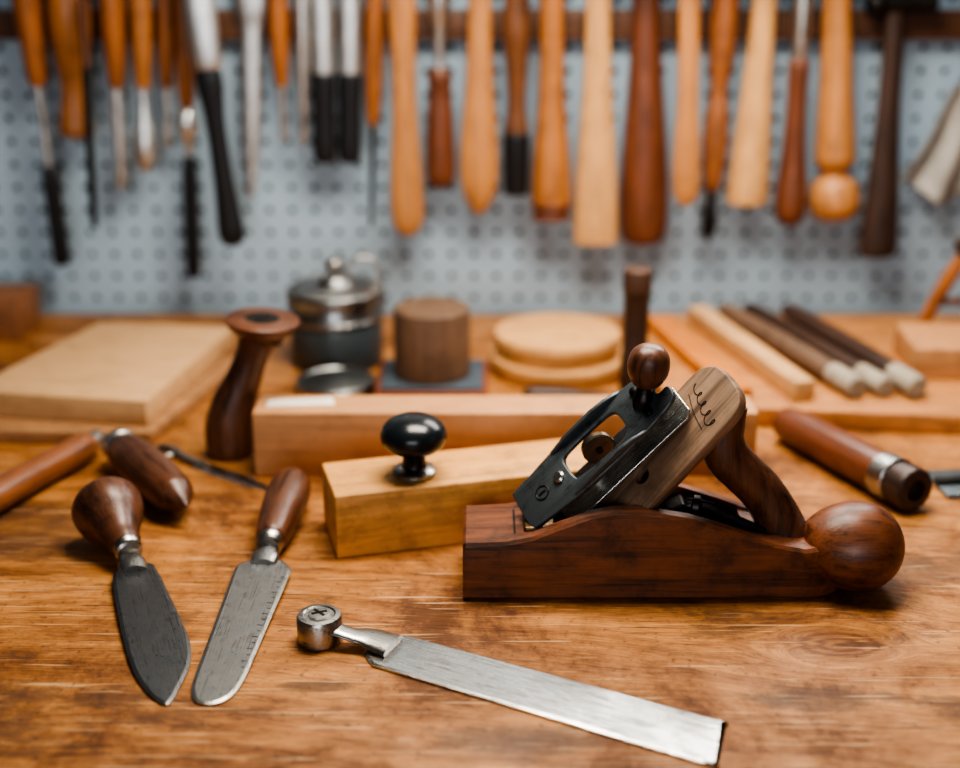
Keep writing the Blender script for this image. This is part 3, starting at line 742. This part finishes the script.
hang('scratch_awl', -.1085, -.119, [('handle', O, [(-60, 0), (-59, 12), (0, 17), (80, 18), (115, 12), (122, 8)]), ('shaft', DSTEEL, [(120, 6), (219, 4), (220, 0)])], y=1.43)
hang('wooden_spatula', -.0806, -.0788, [('paddle', A, [(-60, 0), (-59, 22), (0, 27), (60, 23), (110, 24), (160, 30), (205, 33), (225, 26), (233, 10), (234, 0)])], sy=.4)
hang('ferruled_screwdriver', -.0424, -.0422, [('shaft', CHROME, [(-60, 0), (-59, 20), (0, 22), (25, 14), (55, 10), (68, 11)]), ('handle', M_, [(64, 0), (65, 18), (74, 24), (90, 22), (120, 27), (160, 30), (178, 26), (184, 12), (185, 0)])])
hang('wooden_paddle', 0.0, -.001, [('paddle', A, [(-60, 0), (-59, 20), (0, 22), (40, 24), (90, 29), (140, 37), (175, 37), (198, 26), (210, 8), (211, 0)])], sy=.4)
hang('brush_handle', .038, .039, [('handle', wood('brown_turned', (114, 74, 48), 'z', .4, .5), [(-60, 0), (-59, 20), (0, 24), (30, 28), (60, 22), (100, 18), (125, 24), (130, 22)]), ('black_ferrule', BLACK, [(128, 22), (134, 27), (184, 25), (190, 20), (191, 0)])])
hang('wide_handled_scraper', .0744, .0774, [('handle', O2, [(-60, 0), (-59, 24), (0, 24), (60, 24), (110, 29), (160, 38), (192, 41), (200, 39)]), ('band', M_, [(199, 38), (200, 42), (204, 42), (206, 36), (212, 38), (217, 36), (218, 0)])], sy=.7)
hang('wooden_paddle.001', .122, .1265, [('paddle', B_, [(-60, 0), (-59, 26), (0, 24), (60, 26), (110, 32), (160, 39), (210, 44), (236, 44), (242, 40), (243, 0)])], sy=.45)
hang('wooden_bat_club', .1735, .181, [('bat', M_, [(-60, 0), (-59, 24), (0, 27), (60, 32), (120, 41), (180, 49), (220, 50), (240, 43), (246, 26), (247, 0)])], sy=.7, y=1.440)
hang('slim_wooden_paddle', .2130, .220, [('paddle', A, [(-60, 0), (-59, 18), (0, 20), (90, 20), (140, 25), (180, 26), (196, 14), (198, 0)])], sy=.4, y=1.405)
hang('turned_gouge', .253, .2495, [('handle', wood('turned_orange', (146, 92, 56), 'z', .4, .4), [(-60, 0), (-59, 22), (0, 27), (50, 25), (85, 16), (110, 22), (140, 25), (175, 19), (186, 12)]), ('tip', DSTEEL, [(184, 9), (200, 9), (220, 16), (236, 7), (240, 0)])])
hang('wooden_bat_club.001', .2934, .289, [('bat', B_, [(-60, 0), (-59, 22), (0, 24), (60, 27), (120, 34), (180, 40), (195, 40), (200, 36), (201, 0)])], sy=.8)
hang('long_chisel', .3326, .337, [('blade', CHROME, [(-60, 0), (-59, 16), (0, 18), (40, 15), (58, 10)]), ('handle', M_, [(55, 0), (56, 16), (66, 20), (100, 19), (150, 24), (190, 32), (212, 31), (222, 16), (223, 0)])])
hang('ball_ended_mallet', .37, .3875, [('handle', A, [(-60, 0), (-59, 28), (0, 29), (60, 31), (110, 36), (145, 40), (155, 41), (163, 36), (168, 26), (173, 27), (180, 43), (195, 52), (208, 50), (217, 34), (221, 0)])], y=1.432)
hm = hang('hanging_hammer', .4290, .4370, [('handle', D_, [(-20, 0), (-19, 20), (30, 21), (90, 22), (150, 28), (210, 36), (245, 39), (255, 32), (257, 0)])], y=1.425, sy=.6)
lathe('head', [(-.028, 0), (-.028, .014), (-.024, .0155), (-.018, .0150), (-.014, .011), (.012, .011), (.035, .013), (.040, .013), (.040, 0)], DSTEEL, hm, frame((0, 0, .002), (0, 1, 0), (1, 0, 0)), smooth_n=0)

def rag():
    root = empty('hanging_rag')
    bm = bmesh.new(); nu, nt_ = 60, 34; g = []
    for j in range(nt_ + 1):
        t = j / nt_; row = []
        for i in range(nu + 1):
            u = -1 + 2 * i / nu
            x = .5225 + u * (.012 + .056 * t ** .7) + .004 * math.sin(5 * t + u)
            z = .262 - .120 * t - .012 * t * math.cos(u * 5 + 1) - .015 * t * (u > 0) * u
            y = 1.438 + .013 * math.sin(u * 8 + 1.5 * t) * (0.25 + .75 * t) - .004
            row.append(bm.verts.new((x, y, z)))
        g.append(row)
    for j in range(nt_):
        for i in range(nu):
            bm.faces.new((g[j][i], g[j][i + 1], g[j + 1][i + 1], g[j + 1][i]))
    o = finish('cloth', bm, plain('rag_cloth', (158, 153, 146), .9, var=.25, scale=30), root, angle=180)
    s = o.modifiers.new('sol', 'SOLIDIFY'); s.thickness = .0015
    sweep('peg', [(.5225, 1.415, .268), (.5225, 1.43, .262), (.5225, 1.468, .262)], [.003] * 3, DSTEEL, root, segs=10, ref=(1, 0, 0))
rag()

# ================================================================== LAMPS AND ADDED FILL WINDOW
def area(name, parent, mtx, sx, sy, e, col):
    l = bpy.data.lights.new(name, 'AREA'); l.shape = 'RECTANGLE'; l.size = sx; l.size_y = sy; l.energy = e; l.color = col
    o = bpy.data.objects.new(name, l); COL.objects.link(o); o.parent = parent; o.matrix_local = mtx
    return o
WHITEM = plain('lamp_housing_paint', (200, 200, 198), .4)
def pendant(name, loc, sx, sy, e, col, tiltx=0, tilty=0):
    root = empty(name, T(*loc))
    R = Matrix.Rotation(math.radians(tiltx), 4, 'X') @ Matrix.Rotation(math.radians(tilty), 4, 'Y')
    box('housing', (-sx / 2 - .012, sx / 2 + .012, -sy / 2 - .012, sy / 2 + .012, .004, .03), WHITEM, root, R, bevel=.003)
    area('lamp', root, R, sx, sy, e, col)
    for i, x in enumerate((-sx * .4, sx * .4)):
        sweep('cord_%d' % i, [(x, 0, .02), (x, 0, (1.7 - loc[2]) * .5), (x, 0, 1.7 - loc[2])], [.003] * 3, DSTEEL, root, segs=8, ref=(1, 0, 0))
pendant('bench_pendant_lamp', (.06, .96, .74), .44, .26, 9.6, (1.0, .90, .77), tiltx=8)
pendant('strap_reflection_lamp', (.32, 1.29, .485), .40, .16, 2.6, (1.0, .97, .93), tiltx=-50)  # unseen lamp, added where the strap's right end mirrors it white
wn = empty('added_fill_window', T(-.2, -1.995, .65))  # unseen window, added behind the camera for cool fill and metal reflections
WF = plain('fill_frame_paint', (190, 188, 184), .5)
box('frame_top', (-.85, .85, 0, .05, .50, .56), WF, wn)
box('frame_bottom', (-.85, .85, 0, .07, -.56, -.50), WF, wn)
box('frame_left', (-.86, -.80, 0, .05, -.56, .56), WF, wn)
box('frame_right', (.80, .86, 0, .05, -.56, .56), WF, wn)
box('mullion', (-.02, .02, .012, .05, -.5, .5), WF, wn)
area('added_fill', wn, frame((0, .008, 0), (1, 0, 0), (0, -1, 0)), 1.6, 1.0, 24, (.93, .96, 1.0))  # added fill, cools the pegboard and brightens the metals

for o in list(scene.objects):
    if o.parent is None:
        o.location.z += 0.9

w = bpy.data.worlds.new('World'); scene.world = w; w.use_nodes = True
w.node_tree.nodes['Background'].inputs[0].default_value = (.5, .55, .6, 1)
w.node_tree.nodes['Background'].inputs[1].default_value = .3

cam = bpy.data.cameras.new('camera'); co = bpy.data.objects.new('camera', cam); COL.objects.link(co)
co.location = (0, 0, .444 + .9); co.rotation_euler = (math.radians(70), 0, 0)
cam.lens = 50; cam.sensor_width = 36; cam.clip_start = .02
cam.dof.use_dof = True; cam.dof.focus_distance = .86; cam.dof.aperture_fstop = 2.5
scene.camera = co
try:
    scene.view_settings.look = 'AgX - High Contrast'
except Exception as ex:
    print(ex)
